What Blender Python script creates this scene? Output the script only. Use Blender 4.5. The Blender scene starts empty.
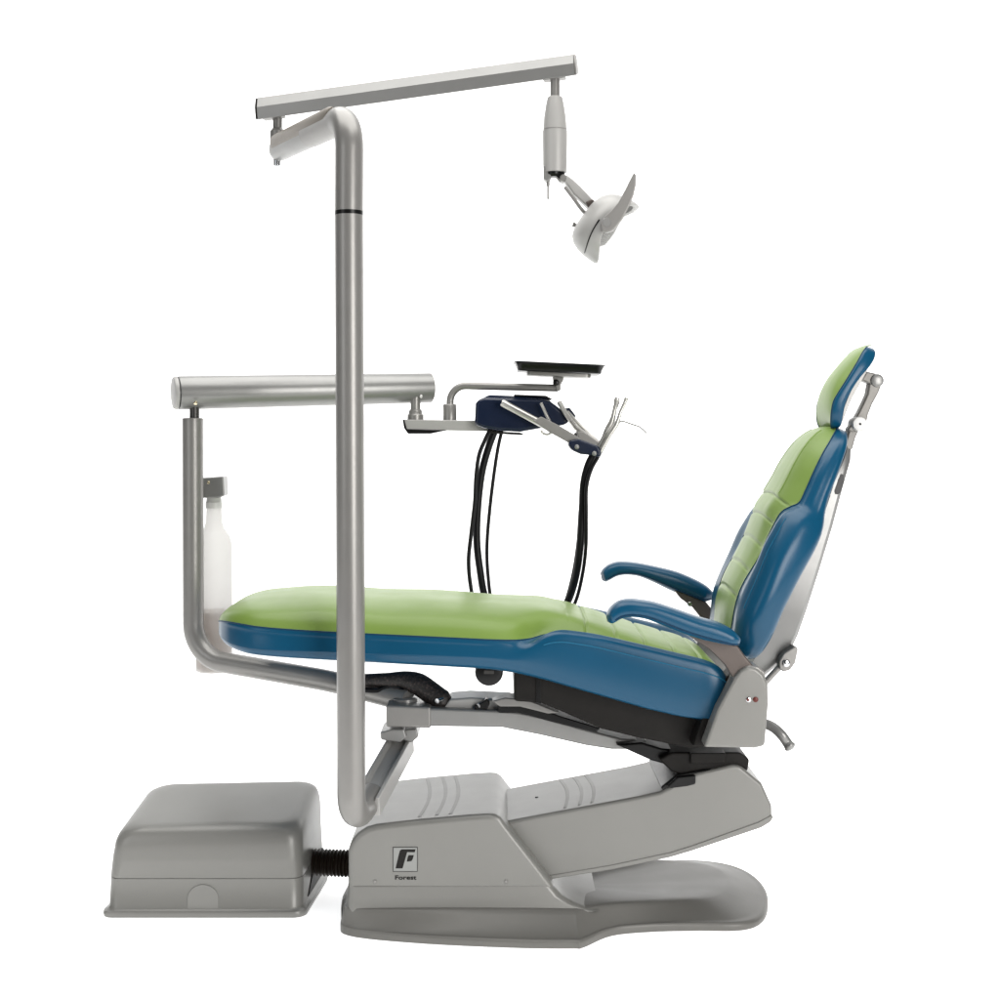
import bpy, bmesh, math, random
from mathutils import Vector, Matrix
random.seed(4)
sc = bpy.context.scene
COL = sc.collection
PI = math.pi
D, F, CX, HZ, CZ = 3.5, 1400.0, 500.0, 430.0, 1.19


def P(px, py, Y):
    """a measured point of the photograph put at its real depth Y -> metres"""
    s = (D + Y) / F
    return Vector(((px - CX) * s, Y, CZ - (py - HZ) * s))


# ------------------------------------------------------------------ materials
def new_mat(name):
    m = bpy.data.materials.new(name)
    m.use_nodes = True
    nt = m.node_tree
    return m, nt, nt.nodes['Principled BSDF']


def noise(nt, scale, detail=3, rough=.55):
    tc = nt.nodes.new('ShaderNodeTexCoord')
    n = nt.nodes.new('ShaderNodeTexNoise')
    n.inputs['Scale'].default_value = scale
    n.inputs['Detail'].default_value = detail
    n.inputs['Roughness'].default_value = rough
    nt.links.new(tc.outputs['Object'], n.inputs['Vector'])
    return n


def surf(name, col, rough=.4, metal=0., var=.05, vscale=9, bump=0., bscale=300, coat=0., rvar=.05, spec=.5):
    m, nt, b = new_mat(name)
    b.inputs['Metallic'].default_value = metal
    b.inputs['Coat Weight'].default_value = coat
    b.inputs['Coat Roughness'].default_value = .15
    b.inputs['Specular IOR Level'].default_value = spec
    n = noise(nt, vscale, 4)
    r = nt.nodes.new('ShaderNodeValToRGB')
    r.color_ramp.elements[0].position = .3
    r.color_ramp.elements[1].position = .7
    r.color_ramp.elements[0].color = tuple(c * (1 - var) for c in col) + (1,)
    r.color_ramp.elements[1].color = tuple(min(1, c * (1 + var)) for c in col) + (1,)
    nt.links.new(n.outputs['Fac'], r.inputs['Fac'])
    nt.links.new(r.outputs['Color'], b.inputs['Base Color'])
    mr = nt.nodes.new('ShaderNodeMapRange')
    mr.inputs['To Min'].default_value = rough - rvar
    mr.inputs['To Max'].default_value = rough + rvar
    n2 = noise(nt, vscale * 3.1, 5)
    nt.links.new(n2.outputs['Fac'], mr.inputs['Value'])
    nt.links.new(mr.outputs['Result'], b.inputs['Roughness'])
    if bump:
        n3 = noise(nt, bscale, 4, .6)
        bp = nt.nodes.new('ShaderNodeBump')
        bp.inputs['Strength'].default_value = bump
        bp.inputs['Distance'].default_value = .002
        nt.links.new(n3.outputs['Fac'], bp.inputs['Height'])
        nt.links.new(bp.outputs['Normal'], b.inputs['Normal'])
    return m


M = {}
M['silver'] = surf('silver_paint', (.25, .249, .242), .33, .45, .03, 14, .03, 900, spec=.4)
M['tube'] = surf('satin_tube_paint', (.24, .234, .223), .34, .4, .03, 14, .03, 900, spec=.4)
M['cover'] = surf('grey_cover_plastic', (.196, .194, .181), .34, .12, .02, 6, .05, 700, spec=.5)
M['plate'] = surf('dark_grey_foot_plate', (.148, .145, .134), .40, .1, .03, 6, .05, 700, spec=.32)
M['pin'] = surf('dark_steel', (.06, .058, .055), .35, .5, .05, 9)
M['cover_dark'] = surf('darker_grey_plastic', (.170, .168, .157), .38, .1, .02, 6, .05, 700, spec=.4)
M['pale'] = surf('pale_grey_plastic', (.36, .355, .342), .38, .1, .02, 8, spec=.4)
M['tan'] = surf('tan_grey_paint', (.19, .168, .140), .42, .2, .03, 10, spec=.35)
M['bronze'] = surf('brown_metal', (.11, .092, .083), .42, .4, .05, 12, .03, 600, spec=.3)
M['chrome'] = surf('chrome', (.55, .56, .57), .2, 1., .02, 8, rvar=.04)
M['green'] = surf('green_vinyl', (.158, .243, .050), .36, 0, .035, 7, .035, 420, spec=.3)
M['blue'] = surf('blue_vinyl', (.0025, .060, .124), .29, 0, .012, 3, 0, 420, spec=.34, rvar=.025)
M['seam'] = surf('dark_blue_thread', (.002, .03, .07), .5, 0, .05, 5, spec=.2)
M['stitch'] = surf('blue_thread', (.007, .10, .185), .5, 0, .05, 5, spec=.2)
M['grip'] = surf('polished_steel', (.50, .49, .46), .28, .8, .03, 10, rvar=.05)
M['bracket'] = surf('bracket_grey_paint', (.185, .178, .165), .4, .25, .03, 14, .03, 900, spec=.35)
M['greenseam'] = surf('green_thread', (.20, .29, .09), .5, 0, .05, 5, spec=.2)
M['navy'] = surf('navy_plastic', (.004, .010, .030), .25, 0, .05, 8, spec=.4)
M['black'] = surf('black_plastic', (.005, .005, .005), .3, 0, .1, 9, spec=.25)
M['blackmat'] = surf('black_matt_plastic', (.009, .008, .007), .5, 0, .15, 20, .1, 400, spec=.15)
M['rubber'] = surf('black_rubber', (.005, .005, .006), .4, 0, .1, 30, spec=.2)
M['brownrub'] = surf('brown_black_rubber', (.020, .013, .009), .5, 0, .1, 30, spec=.2)
M['white'] = surf('white_plastic', (.62, .62, .60), .3, 0, .02, 9)
M['red'] = surf('red_screw', (.10, .02, .015), .4, .3, .05, 9)
M['ink'] = surf('black_ink', (.010, .009, .008), .5, 0, .02, 9, spec=.2)
M['badge'] = surf('badge_grey', (.25, .255, .245), .38, .15, .02, 9)
M['brass'] = surf('pale_brass', (.75, .66, .45), .25, 1., .02, 9)


def braid_mat():
    m, nt, b = new_mat('black_braided_sleeve')
    b.inputs['Base Color'].default_value = (.014, .011, .009, 1)
    b.inputs['Roughness'].default_value = .55
    n = noise(nt, 170, 2)
    r = nt.nodes.new('ShaderNodeValToRGB')
    r.color_ramp.elements[0].position, r.color_ramp.elements[1].position = .5, .75
    r.color_ramp.elements[0].color = (.008, .006, .005, 1)
    r.color_ramp.elements[1].color = (.06, .045, .04, 1)
    nt.links.new(n.outputs['Fac'], r.inputs['Fac'])
    nt.links.new(r.outputs['Color'], b.inputs['Base Color'])
    bp = nt.nodes.new('ShaderNodeBump')
    bp.inputs['Strength'].default_value = .5
    bp.inputs['Distance'].default_value = .003
    nt.links.new(n.outputs['Fac'], bp.inputs['Height'])
    nt.links.new(bp.outputs['Normal'], b.inputs['Normal'])
    return m


M['braid'] = braid_mat()


def clear_mat(name, col, clear, rough=.5):
    """milky translucent plastic: part of the light passes straight through it"""
    m, nt, b = new_mat(name)
    b.inputs['Base Color'].default_value = col
    b.inputs['Roughness'].default_value = rough
    tl = nt.nodes.new('ShaderNodeBsdfTranslucent')
    tl.inputs['Color'].default_value = col
    tr = nt.nodes.new('ShaderNodeBsdfTransparent')
    mx1 = nt.nodes.new('ShaderNodeMixShader')
    mx2 = nt.nodes.new('ShaderNodeMixShader')
    n = noise(nt, 30, 3)
    mr = nt.nodes.new('ShaderNodeMapRange')
    mr.inputs['To Min'].default_value = .45
    mr.inputs['To Max'].default_value = .6
    nt.links.new(n.outputs['Fac'], mr.inputs['Value'])
    nt.links.new(mr.outputs['Result'], mx1.inputs[0])
    nt.links.new(b.outputs[0], mx1.inputs[1])
    nt.links.new(tl.outputs[0], mx1.inputs[2])
    mx2.inputs[0].default_value = clear
    nt.links.new(mx1.outputs[0], mx2.inputs[1])
    nt.links.new(tr.outputs[0], mx2.inputs[2])
    nt.links.new(mx2.outputs[0], nt.nodes['Material Output'].inputs['Surface'])
    return m


M['bottle'] = clear_mat('milky_bottle_plastic', (.80, .79, .775, 1), .22)
M['liquid'] = clear_mat('cloudy_water', (.62, .55, .50, 1), .1)
M['lens'] = clear_mat('clear_lamp_lens', (.8, .8, .79, 1), .7, .12)


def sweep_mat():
    """white sweep with an added glow that washes out shadows on the floor"""
    m, nt, b = new_mat('white_sweep_added_glow')
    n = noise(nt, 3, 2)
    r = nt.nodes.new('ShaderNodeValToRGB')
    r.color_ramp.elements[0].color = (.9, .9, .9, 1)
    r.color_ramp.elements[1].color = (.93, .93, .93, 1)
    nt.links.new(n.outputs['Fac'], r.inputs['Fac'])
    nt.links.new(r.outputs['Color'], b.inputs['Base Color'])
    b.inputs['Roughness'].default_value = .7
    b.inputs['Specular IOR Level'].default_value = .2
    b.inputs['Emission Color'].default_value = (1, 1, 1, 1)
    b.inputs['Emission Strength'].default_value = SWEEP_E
    return m


# ------------------------------------------------------------------ mesh tools
def link(name, verts, faces, mat, parent=None, angle=40, bevel=0, seg=3, mats=None):
    me = bpy.data.meshes.new(name)
    me.from_pydata([tuple(v) for v in verts], [], faces)
    bm = bmesh.new()
    bm.from_mesh(me)
    bmesh.ops.recalc_face_normals(bm, faces=bm.faces)
    bm.to_mesh(me)
    bm.free()
    me.polygons.foreach_set('use_smooth', [True] * len(me.polygons))
    me.set_sharp_from_angle(angle=math.radians(angle))
    me.materials.append(mat)
    o = bpy.data.objects.new(name, me)
    COL.objects.link(o)
    if parent:
        adopt(o, parent)
    if bevel:
        md = o.modifiers.new('bevel', 'BEVEL')
        md.width = bevel
        md.segments = seg
        md.limit_method = 'ANGLE'
        md.angle_limit = math.radians(32)
        md.harden_normals = True
        md.use_clamp_overlap = True
    return o


def adopt(o, parent):
    o.parent = parent
    root = parent
    while root.parent:
        root = root.parent
    o.matrix_parent_inverse = Matrix.Translation(-root.location) if parent is root else Matrix()


class MB:
    """collects shapes for ONE part"""
    def __init__(s):
        s.v, s.f = [], []

    def add(s, v, f):
        k = len(s.v)
        s.v += [Vector(q) for q in v]
        s.f += [[i + k for i in q] for q in f]
        return s

    def build(s, name, mat, parent=None, **k):
        return link(name, s.v, s.f, mat, parent, **k)


def catmull(p, sub, closed=False):
    out, n = [], len(p)
    rng = n if closed else n - 1
    for i in range(rng):
        if closed:
            a, b, c, d = p[i - 1], p[i], p[(i + 1) % n], p[(i + 2) % n]
        else:
            b, c = p[i], p[i + 1]
            a = p[i - 1] if i else b * 2 - c
            d = p[i + 2] if i + 2 < n else c * 2 - b
        for k in range(sub):
            t = k / sub
            out.append(.5 * (2 * b + (c - a) * t + (2 * a - 5 * b + 4 * c - d) * t * t + (3 * b - a - 3 * c + d) * t ** 3))
    if not closed:
        out.append(p[-1].copy())
    return out


def fillet(pts, rad, n=10):
    pts = [Vector(p) for p in pts]
    out = [pts[0]]
    for i in range(1, len(pts) - 1):
        p = pts[i]
        u, w = (pts[i - 1] - p).normalized(), (pts[i + 1] - p).normalized()
        r = rad[i - 1] if isinstance(rad, (list, tuple)) else rad
        th = u.angle(w)
        cut = r / math.tan(th / 2)
        a, b = p + u * cut, p + w * cut
        c = p + (u + w).normalized() * (r / math.sin(th / 2))
        va, vb = a - c, b - c
        om = va.angle(vb)
        for k in range(n + 1):
            t = k / n
            out.append(c + (va * math.sin((1 - t) * om) + vb * math.sin(t * om)) / math.sin(om))
    out.append(pts[-1])
    return out


def tube(pts, r, n=20, caps=True, flat=1., up=None):
    """tube along points; r a number or a list; flat squashes the second axis"""
    pts = [Vector(p) for p in pts]
    m = len(pts)
    rs = r if isinstance(r, (list, tuple)) else [r] * m
    T = []
    for i in range(m):
        T.append((pts[min(i + 1, m - 1)] - pts[max(i - 1, 0)]).normalized())
    ref = Vector(up) if up else (Vector((0, 0, 1)) if abs(T[0].z) < .9 else Vector((0, 1, 0)))
    N = (ref - T[0] * ref.dot(T[0])).normalized()
    v, f = [], []
    for i in range(m):
        N = (N - T[i] * N.dot(T[i])).normalized()
        B = T[i].cross(N)
        for k in range(n):
            a = 2 * PI * k / n
            v.append(pts[i] + N * (math.cos(a) * rs[i]) + B * (math.sin(a) * rs[i] * flat))
    for i in range(m - 1):
        for k in range(n):
            f.append([i * n + k, i * n + (k + 1) % n, (i + 1) * n + (k + 1) % n, (i + 1) * n + k])
    if caps:
        f.append(list(range(n))[::-1])
        f.append([(m - 1) * n + k for k in range(n)])
    return v, f


def lathe(base, axis, prof, n=32):
    """prof: (distance along axis, radius)"""
    a = Vector(axis).normalized()
    pts = [Vector(base) + a * d for d, _ in prof]
    ref = Vector((0, 0, 1)) if abs(a.z) < .9 else Vector((0, 1, 0))
    N = (ref - a * ref.dot(a)).normalized()
    B = a.cross(N)
    v, f = [], []
    for p, (_, r) in zip(pts, prof):
        r = max(r, 1e-5)
        for k in range(n):
            t = 2 * PI * k / n
            v.append(p + N * math.cos(t) * r + B * math.sin(t) * r)
    m = len(prof)
    for i in range(m - 1):
        for k in range(n):
            f.append([i * n + k, i * n + (k + 1) % n, (i + 1) * n + (k + 1) % n, (i + 1) * n + k])
    f.append(list(range(n))[::-1])
    f.append([(m - 1) * n + k for k in range(n)])
    return v, f


def prism(outline, Yref, Y0, Y1, smooth=0):
    """side outline measured at depth Yref, real thickness Y0..Y1"""
    pts = [P(x, y, Yref) for x, y in outline]
    if smooth:
        pts = catmull(pts, smooth, True)
    n = len(pts)
    v = [Vector((p.x, Y0, p.z)) for p in pts] + [Vector((p.x, Y1, p.z)) for p in pts]
    f = [list(range(n)), list(range(n, 2 * n))[::-1]]
    for i in range(n):
        j = (i + 1) % n
        f.append([i, i + n, j + n, j])
    return v, f


def box(c, s, rot=None):
    c = Vector(c)
    R = rot or Matrix.Identity(3)
    v = [c + R @ Vector((sx * s[0] / 2, sy * s[1] / 2, sz * s[2] / 2)) for sx in (-1, 1) for sy in (-1, 1) for sz in (-1, 1)]
    return v, [[0, 1, 3, 2], [4, 6, 7, 5], [0, 4, 5, 1], [2, 3, 7, 6], [0, 2, 6, 4], [1, 5, 7, 3]]


def rings(rs, cap0=True, cap1=True):
    n = len(rs[0])
    v = [p for r in rs for p in r]
    f = []
    for i in range(len(rs) - 1):
        for k in range(n):
            f.append([i * n + k, i * n + (k + 1) % n, (i + 1) * n + (k + 1) % n, (i + 1) * n + k])
    if cap0:
        f.append(list(range(n))[::-1])
    if cap1:
        f.append([(len(rs) - 1) * n + k for k in range(n)])
    return v, f


def cushion(stations, seam, su, sv, disp=None):
    """stations: half sections (rear centre .. front centre), y<=0, catmull both ways and mirrored.
    Returns (blue shell, coloured panel, seam curves); the panel starts at control index `seam`."""
    cols = [catmull(st, sv) for st in stations]
    n = len(cols[0])
    grid = [[None] * n for _ in range((len(stations) - 1) * su + 1)]
    for j in range(n):
        line = catmull([c[j] for c in cols], su)
        for i, p in enumerate(line):
            grid[i][j] = p
    sj = seam * sv
    if disp:
        for i in range(len(grid)):
            for j in range(n):
                grid[i][j] = grid[i][j] + disp(i / su, j / sv, grid[i][j])
    full = []
    for row in grid:
        ring = [p.copy() for p in row]
        ring[0].y = 0
        ring[-1].y = 0
        mir = [Vector((p.x, -p.y, p.z)) for p in row[1:-1]][::-1]
        full.append(ring + mir)
    m = len(full[0])
    v = [p for r in full for p in r]
    fa, fb = [], []
    for i in range(len(full) - 1):
        for k in range(m):
            q = [i * m + k, i * m + (k + 1) % m, (i + 1) * m + (k + 1) % m, (i + 1) * m + k]
            inside = sj <= k < m - sj
            (fb if inside else fa).append(q)
    near = [r[sj] for r in full]
    far = [r[(m - sj) % m] for r in full]
    return v, fa, fb, near, far, grid


def sub_mesh(name, v, f, mat, parent):
    used = sorted({i for q in f for i in q})
    mp = {a: b for b, a in enumerate(used)}
    me = bpy.data.meshes.new(name)
    me.from_pydata([tuple(v[i]) for i in used], [], [[mp[i] for i in q] for q in f])
    bm = bmesh.new()
    bm.from_mesh(me)
    bmesh.ops.remove_doubles(bm, verts=bm.verts, dist=1e-5)
    bmesh.ops.recalc_face_normals(bm, faces=bm.faces)
    bm.to_mesh(me)
    bm.free()
    me.polygons.foreach_set('use_smooth', [True] * len(me.polygons))
    me.materials.append(mat)
    o = bpy.data.objects.new(name, me)
    COL.objects.link(o)
    adopt(o, parent)
    return o


def thing(name, label, cat, loc, group=None):
    o = bpy.data.objects.new(name, None)
    o.empty_display_size = .05
    COL.objects.link(o)
    o.location = loc
    tag(o, label, cat, group)
    return o


def tag(o, label, cat, group=None):
    o['label'] = label
    o['category'] = cat
    if group:
        o['group'] = group


# the part's own origin does not matter for the render; meshes are in metres of the place
# ------------------------------------------------------------------ light and setting
SWEEP_E = .74  # glow added to the sweep so floor shadows clip to white
world = bpy.data.worlds.new('World')
sc.world = world
world.use_nodes = True
bg = world.node_tree.nodes['Background']
bg.inputs[0].default_value = (.97, .98, 1, 1)
bg.inputs[1].default_value = .07

prof = [(-2.2, 0.0), (1.9, 0.0)]
for k in range(1, 13):
    a = k / 12 * PI / 2
    prof.append((1.9 + 1.1 * math.sin(a), 1.1 - 1.1 * math.cos(a)))
prof.append((3.0, 6.5))
v, f = [], []
for (y, z) in prof:
    v += [(-5.5, y, z), (5.5, y, z)]
for i in range(len(prof) - 1):
    f.append([2 * i, 2 * i + 1, 2 * i + 3, 2 * i + 2])
bd = link('backdrop', v, f, sweep_mat(), angle=60)
bd['kind'] = 'structure'


def area(name, loc, target, sx, sy, power, col=(1, 1, 1)):
    l = bpy.data.lights.new(name, 'AREA')
    l.shape = 'RECTANGLE'
    l.size, l.size_y = sx, sy
    l.energy = power
    l.color = col
    o = bpy.data.objects.new(name, l)
    COL.objects.link(o)
    o.location = loc
    o.rotation_euler = (Vector(target) - Vector(loc)).to_track_quat('-Z', 'Y').to_euler()
    return o


area('overhead_softbox', (-.1, -.2, 4.0), (0, 0, 0), 4.2, 3.2, 185, (1, .99, .97))
area('front_softbox', (2.1, -3.6, 1.35), (0, 0, 1.0), 1.7, 2.3, 122, (1, .98, .96))
area('fill_softbox', (-3.2, -3.2, 1.9), (0, 0, .8), 1.6, 2.4, 24, (.96, .98, 1))

cam = bpy.data.cameras.new('camera')
cam.sensor_width = 36
cam.lens = 36 * F / 1000
cam.shift_y = -(500 - HZ) / 1000
cam.clip_end = 200
co = bpy.data.objects.new('camera', cam)
COL.objects.link(co)
co.location = (0, -D, CZ)
co.rotation_euler = (PI / 2, 0, 0)
sc.camera = co

# =================================================================== dental chair
chair = thing('dental_chair', 'reclining dental chair upholstered in green and blue vinyl on a grey base', 'dental chair', (.15, 0, 0))

# ---- base plate
P0 = [(-.383, -.12), (-.3565, -.206), (-.185, -.257), (.037, -.286), (.165, -.290), (.192, -.284), (.261, -.210), (.358, -.183), (.467, -.176), (.575, -.174), (.632, -.125),
      (.668, -.01), (.678, .11), (.655, .22), (.60, .29), (.50, .315), (.36, .29), (.1, .29), (-.2, .26), (-.36, .2), (-.395, .05)]
P1 = [(-.365, -.13), (-.3525, -.198), (-.18, -.208), (.037, -.205), (.16, -.203), (.185, -.2), (.26, -.165), (.345, -.133), (.43, -.10), (.50, -.072), (.55, -.02),
      (.575, .04), (.58, .1), (.57, .17), (.53, .22), (.46, .24), (.34, .22), (.1, .22), (-.2, .2), (-.34, .17), (-.36, .04)]
Z1 = [.060, .062, .064, .064, .063, .063, .060, .055, .050, .046, .042, .040, .038, .038, .038, .040, .05, .06, .06, .06, .06]
e0 = catmull([Vector((x, y, 0)) for x, y in P0], 6, True)
e1 = catmull([Vector((x, y, z)) for (x, y), z in zip(P1, Z1)], 6, True)
cen = Vector((.12, .03, 0))


def shrink(p, q, t, z):
    w = p.lerp(q, t)
    return Vector((w.x, w.y, z if z is not None else w.z))


rr = [[shrink(a, b, .03, .0) for a, b in zip(e0, e1)],
      [shrink(a, b, 0, .004) for a, b in zip(e0, e1)],
      [shrink(a, b, 0, .014) for a, b in zip(e0, e1)],
      [shrink(a, b, .03, .0185) for a, b in zip(e0, e1)],
      [shrink(a, b, .08, .020) for a, b in zip(e0, e1)],
      [shrink(a, b, .14, .0195) for a, b in zip(e0, e1)],
      [shrink(a, b, .22, .0215 + .02 * 0) for a, b in zip(e0, e1)]]
for t, w in ((.4, .2), (.6, .45), (.8, .76), (.93, .95), (1., 1.)):
    rr.append([Vector((a.lerp(b, t).x, a.lerp(b, t).y, .0215 + (b.z - .0215) * w)) for a, b in zip(e0, e1)])
for t, dz in ((.06, .0015), (.3, .001), (.7, 0)):
    rr.append([Vector((b.x + (cen.x - b.x) * t, b.y + (cen.y - b.y) * t, b.z + dz)) for b in e1])
v, f = rings(rr)
link('base_plate', v, f, M['plate'], chair, angle=50)

# ---- base cover
YF = -.195
out = [(348, 893), (348, 851), (351, 842), (357, 834), (366, 828), (376, 825), (420, 820), (470, 815.5), (489, 814.5), (496, 815), (501, 818), (507, 826), (552, 884), (557, 893)]
mb = MB().add(*prism(out, YF, YF, .225))
cover = mb.build('base_cover', M['cover'], chair, bevel=.016, seg=4)
# skirt that flares on to the plate
sk = MB()
a = [P(348, 885.5, YF), P(553, 885.5, YF)]
xs0, xs1 = a[0].x, a[1].x
lv = [(-.0005, -.0005, -.001, a[0].z), (.0012, .0012, .001, a[0].z - .0012), (.0016, .0016, .002, a[0].z - .004), (.002, .003, .022, .088), (.003, .005, .050, .072), (.003, .007, .085, .0605), (.003, .007, .110, .055)]
rr = []
for dx, dy, dr, z in lv:
    x0, x1, y0, y1 = xs0 - dx, xs1 + dr, YF - dy, .228 + dy
    r = .02
    ring = []
    for (cx, cy, a0) in ((x0 + r, y0 + r, PI), (x1 - r, y0 + r, 1.5 * PI), (x1 - r, y1 - r, 0), (x0 + r, y1 - r, .5 * PI)):
        for k in range(6):
            t = a0 + k / 5 * PI / 2
            ring.append(Vector((cx + r * math.cos(t), cy + r * math.sin(t), z)))
    rr.append(ring)
v, f = rings(rr)
link('base_skirt', v, f, M['cover'], chair, angle=50)

# low strips in a slightly darker grey across the cover's top
def cover_top_z(x):
    pts = [P(px, py, YF) for px, py in out[5:9]]
    for p, q in zip(pts, pts[1:]):
        if p.x <= x <= q.x:
            return p.z + (q.z - p.z) * (x - p.x) / (q.x - p.x)
    return pts[-1].z


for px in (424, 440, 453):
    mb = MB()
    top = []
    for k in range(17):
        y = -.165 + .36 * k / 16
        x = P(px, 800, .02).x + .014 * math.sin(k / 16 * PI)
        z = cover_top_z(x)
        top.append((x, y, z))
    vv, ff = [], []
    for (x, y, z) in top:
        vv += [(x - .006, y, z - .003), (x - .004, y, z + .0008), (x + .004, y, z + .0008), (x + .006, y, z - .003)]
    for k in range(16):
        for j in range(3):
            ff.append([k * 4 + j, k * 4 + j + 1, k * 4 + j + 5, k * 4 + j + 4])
    mb.add(vv, ff).build('dark_strip', M['cover_dark'], cover)

# screws, badge
for px in (375, 506):
    p = P(px, 881.5, YF)
    mb = MB().add(*lathe(p + Vector((0, .001, 0)), (0, -1, 0), [(0, .0042), (.0025, .0042), (.0035, .003)], 16))
    mb.build('screw', M['tube'], cover)
Yb = YF - .0012


def flat(pts, Y, th, name, mat, parent):
    n = len(pts)
    w = [P(x, y, YF) for x, y in pts]
    v = [Vector((q.x, Y, q.z)) for q in w] + [Vector((q.x, Y + th, q.z)) for q in w]
    f = [list(range(n)), list(range(n, 2 * n))[::-1]] + [[i, i + n, (i + 1) % n + n, (i + 1) % n] for i in range(n)]
    return v, f


bx0, by0, bx1, by1 = 393.0, 847.0, 417.6, 871.5
mbb = MB()
mbb.add(*flat([(bx0, by0), (bx1, by0), (bx1, by1), (bx0, by1)], Yb, .003, '', None, None))
badge = mbb.build('badge', M['badge'], cover)
mb = MB()
t = .45
for q in ([(bx0, by0), (bx1, by0), (bx1, by0 + t), (bx0, by0 + t)], [(bx0, by1 - t), (bx1, by1 - t), (bx1, by1), (bx0, by1)],
          [(bx0, by0 + t), (bx0 + t, by0 + t), (bx0 + t, by1 - t), (bx0, by1 - t)], [(bx1 - t, by0 + t), (bx1, by0 + t), (bx1, by1 - t), (bx1 - t, by1 - t)]):
    mb.add(*flat(q, Yb - .0006, .0003, '', None, None))
mb.build('badge_border', M['blackmat'], cover)
mb = MB()
Fx = [(401.5, 849.2), (415.6, 849.2), (414.9, 852.0), (407.2, 852.0), (402.6, 868.2), (395.6, 868.2), (398.9, 854.2), (400.0, 850.4)]
mb.add(*flat(Fx, Yb - .0006, .0003, '', None, None))
dot = [(408.6, 855.0), (413.9, 855.0), (412.7, 859.0), (411.4, 860.9), (406.9, 861.4), (407.7, 857.0)]
mb.add(*flat(dot, Yb - .0006, .0003, '', None, None))
mb.build('logo', M['ink'], cover)
fc = bpy.data.curves.new('lettering', 'FONT')
fc.body = 'Forest'
fc.size = .0185
fc.extrude = .0002
fc.offset = .00035
fc.align_x = 'CENTER'
fc.materials.append(M['ink'])
q = P(405.5, 879.4, YF)
tmp = bpy.data.objects.new('lettering_source', fc)
lme = bpy.data.meshes.new_from_object(tmp)
bpy.data.objects.remove(tmp)
lme.transform(Matrix.Translation((q.x, YF - .0012, q.z)) @ Matrix.Rotation(PI / 2, 4, 'X') @ Matrix.Diagonal((1.06, .74, 1, 1)))
lme.name = 'lettering'
fo = bpy.data.objects.new('lettering', lme)
COL.objects.link(fo)
adopt(fo, cover)

# ---- lift arm
YA = -.145
la = [(498, 823), (530, 817), (584, 807), (638, 797), (660, 792), (670, 787), (680, 779), (692, 774.5), (733, 765.5), (740, 766), (746, 770.5), (762, 784), (772, 806), (772.5, 819), (760, 827), (692, 850), (670, 856.5), (611, 869), (557, 877.5), (498, 886)]
lift = MB().add(*prism(la, YA, YA, .165)).build('lift_arm', M['cover'], chair, bevel=.009, seg=3)
lip = [(540, 877), (557, 874), (611, 865), (670, 852.3), (692, 845.5), (758, 822), (771.5, 815), (773.3, 817), (770, 822), (761, 827.5), (692, 850.5), (670, 857), (611, 869.5), (557, 878), (540, 881)]
MB().add(*prism(lip, YA, YA - .0025, .168)).build('lower_lip', M['cover'], lift, bevel=.002, seg=2)
for px in (563, 577, 589):  # matching low strips, slightly darker, along the arm's top
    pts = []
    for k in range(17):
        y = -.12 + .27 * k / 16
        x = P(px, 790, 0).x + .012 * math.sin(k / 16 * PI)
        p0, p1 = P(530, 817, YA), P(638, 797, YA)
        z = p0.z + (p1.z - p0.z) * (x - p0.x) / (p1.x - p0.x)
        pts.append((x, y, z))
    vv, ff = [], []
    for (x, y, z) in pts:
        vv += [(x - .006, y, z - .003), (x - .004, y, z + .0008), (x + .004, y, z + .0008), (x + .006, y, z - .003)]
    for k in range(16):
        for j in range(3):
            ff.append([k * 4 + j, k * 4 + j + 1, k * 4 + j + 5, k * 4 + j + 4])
    MB().add(vv, ff).build('dark_strip', M['cover_dark'], lift)
p0, p1 = P(530, 817, YA), P(584, 807, YA)
xx = P(537, 797, .0).x
zz = p0.z + (p1.z - p0.z) * (xx - p0.x) / (p1.x - p0.x)
MB().add(*lathe((xx, .02, zz - .001), (0, 0, 1), [(0, .0045), (.002, .0045), (.0028, .003)], 16)).build('screw', M['black'], lift)

# ---- pivot block between lift arm and seat
mb = MB()
mb.add(*prism([(655, 752), (668, 745), (735, 745), (744, 752), (742, 764), (712, 770), (690, 772), (668, 764)], -.05, -.13, .13))
piv = mb.build('pivot_block', M['blackmat'], chair, bevel=.006, seg=2)
mb = MB()
mb.add(*prism([(657, 779), (672, 767), (700, 762), (736, 761), (736, 768), (700, 774), (684, 780), (672, 789), (664, 791)], -.06, -.140, .14))
mb.add(*prism([(662, 776), (672, 767), (690, 765), (690, 774), (682, 776), (666, 778)], -.05, -.152, -.1))
mb.build('bumper', M['black'], piv, bevel=.004, seg=2)
mb = MB()
mb.add(*prism([(690, 752), (725, 752), (725, 762), (690, 763)], -.13, -.142, -.1))
mb.build('latch_plate', M['blackmat'], piv, bevel=.003, seg=2)
mb = MB()
mb.add(*prism([(614, 741), (640, 739), (660, 745), (690, 748), (690, 760), (668, 762), (650, 757), (632, 749)], -.06, -.1, .1))
mb.build('hinge_link', M['black'], piv, bevel=.006, seg=2)

# ---- seat pan
pan = [(514, 668), (514, 701), (541, 703), (563, 712), (602, 729), (640, 738), (691, 748), (703, 747), (722, 705), (700, 690), (560, 655)]
pan_o = MB().add(*prism(pan, -.2, -.205, .2)).build('seat_pan', M['blackmat'], chair, bevel=.007, seg=3)
MB().add(*prism([(536, 676), (541, 676), (541, 703), (536, 702)], -.2, -.209, -.2)).build('pan_seam', M['black'], pan_o, bevel=.001)

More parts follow.
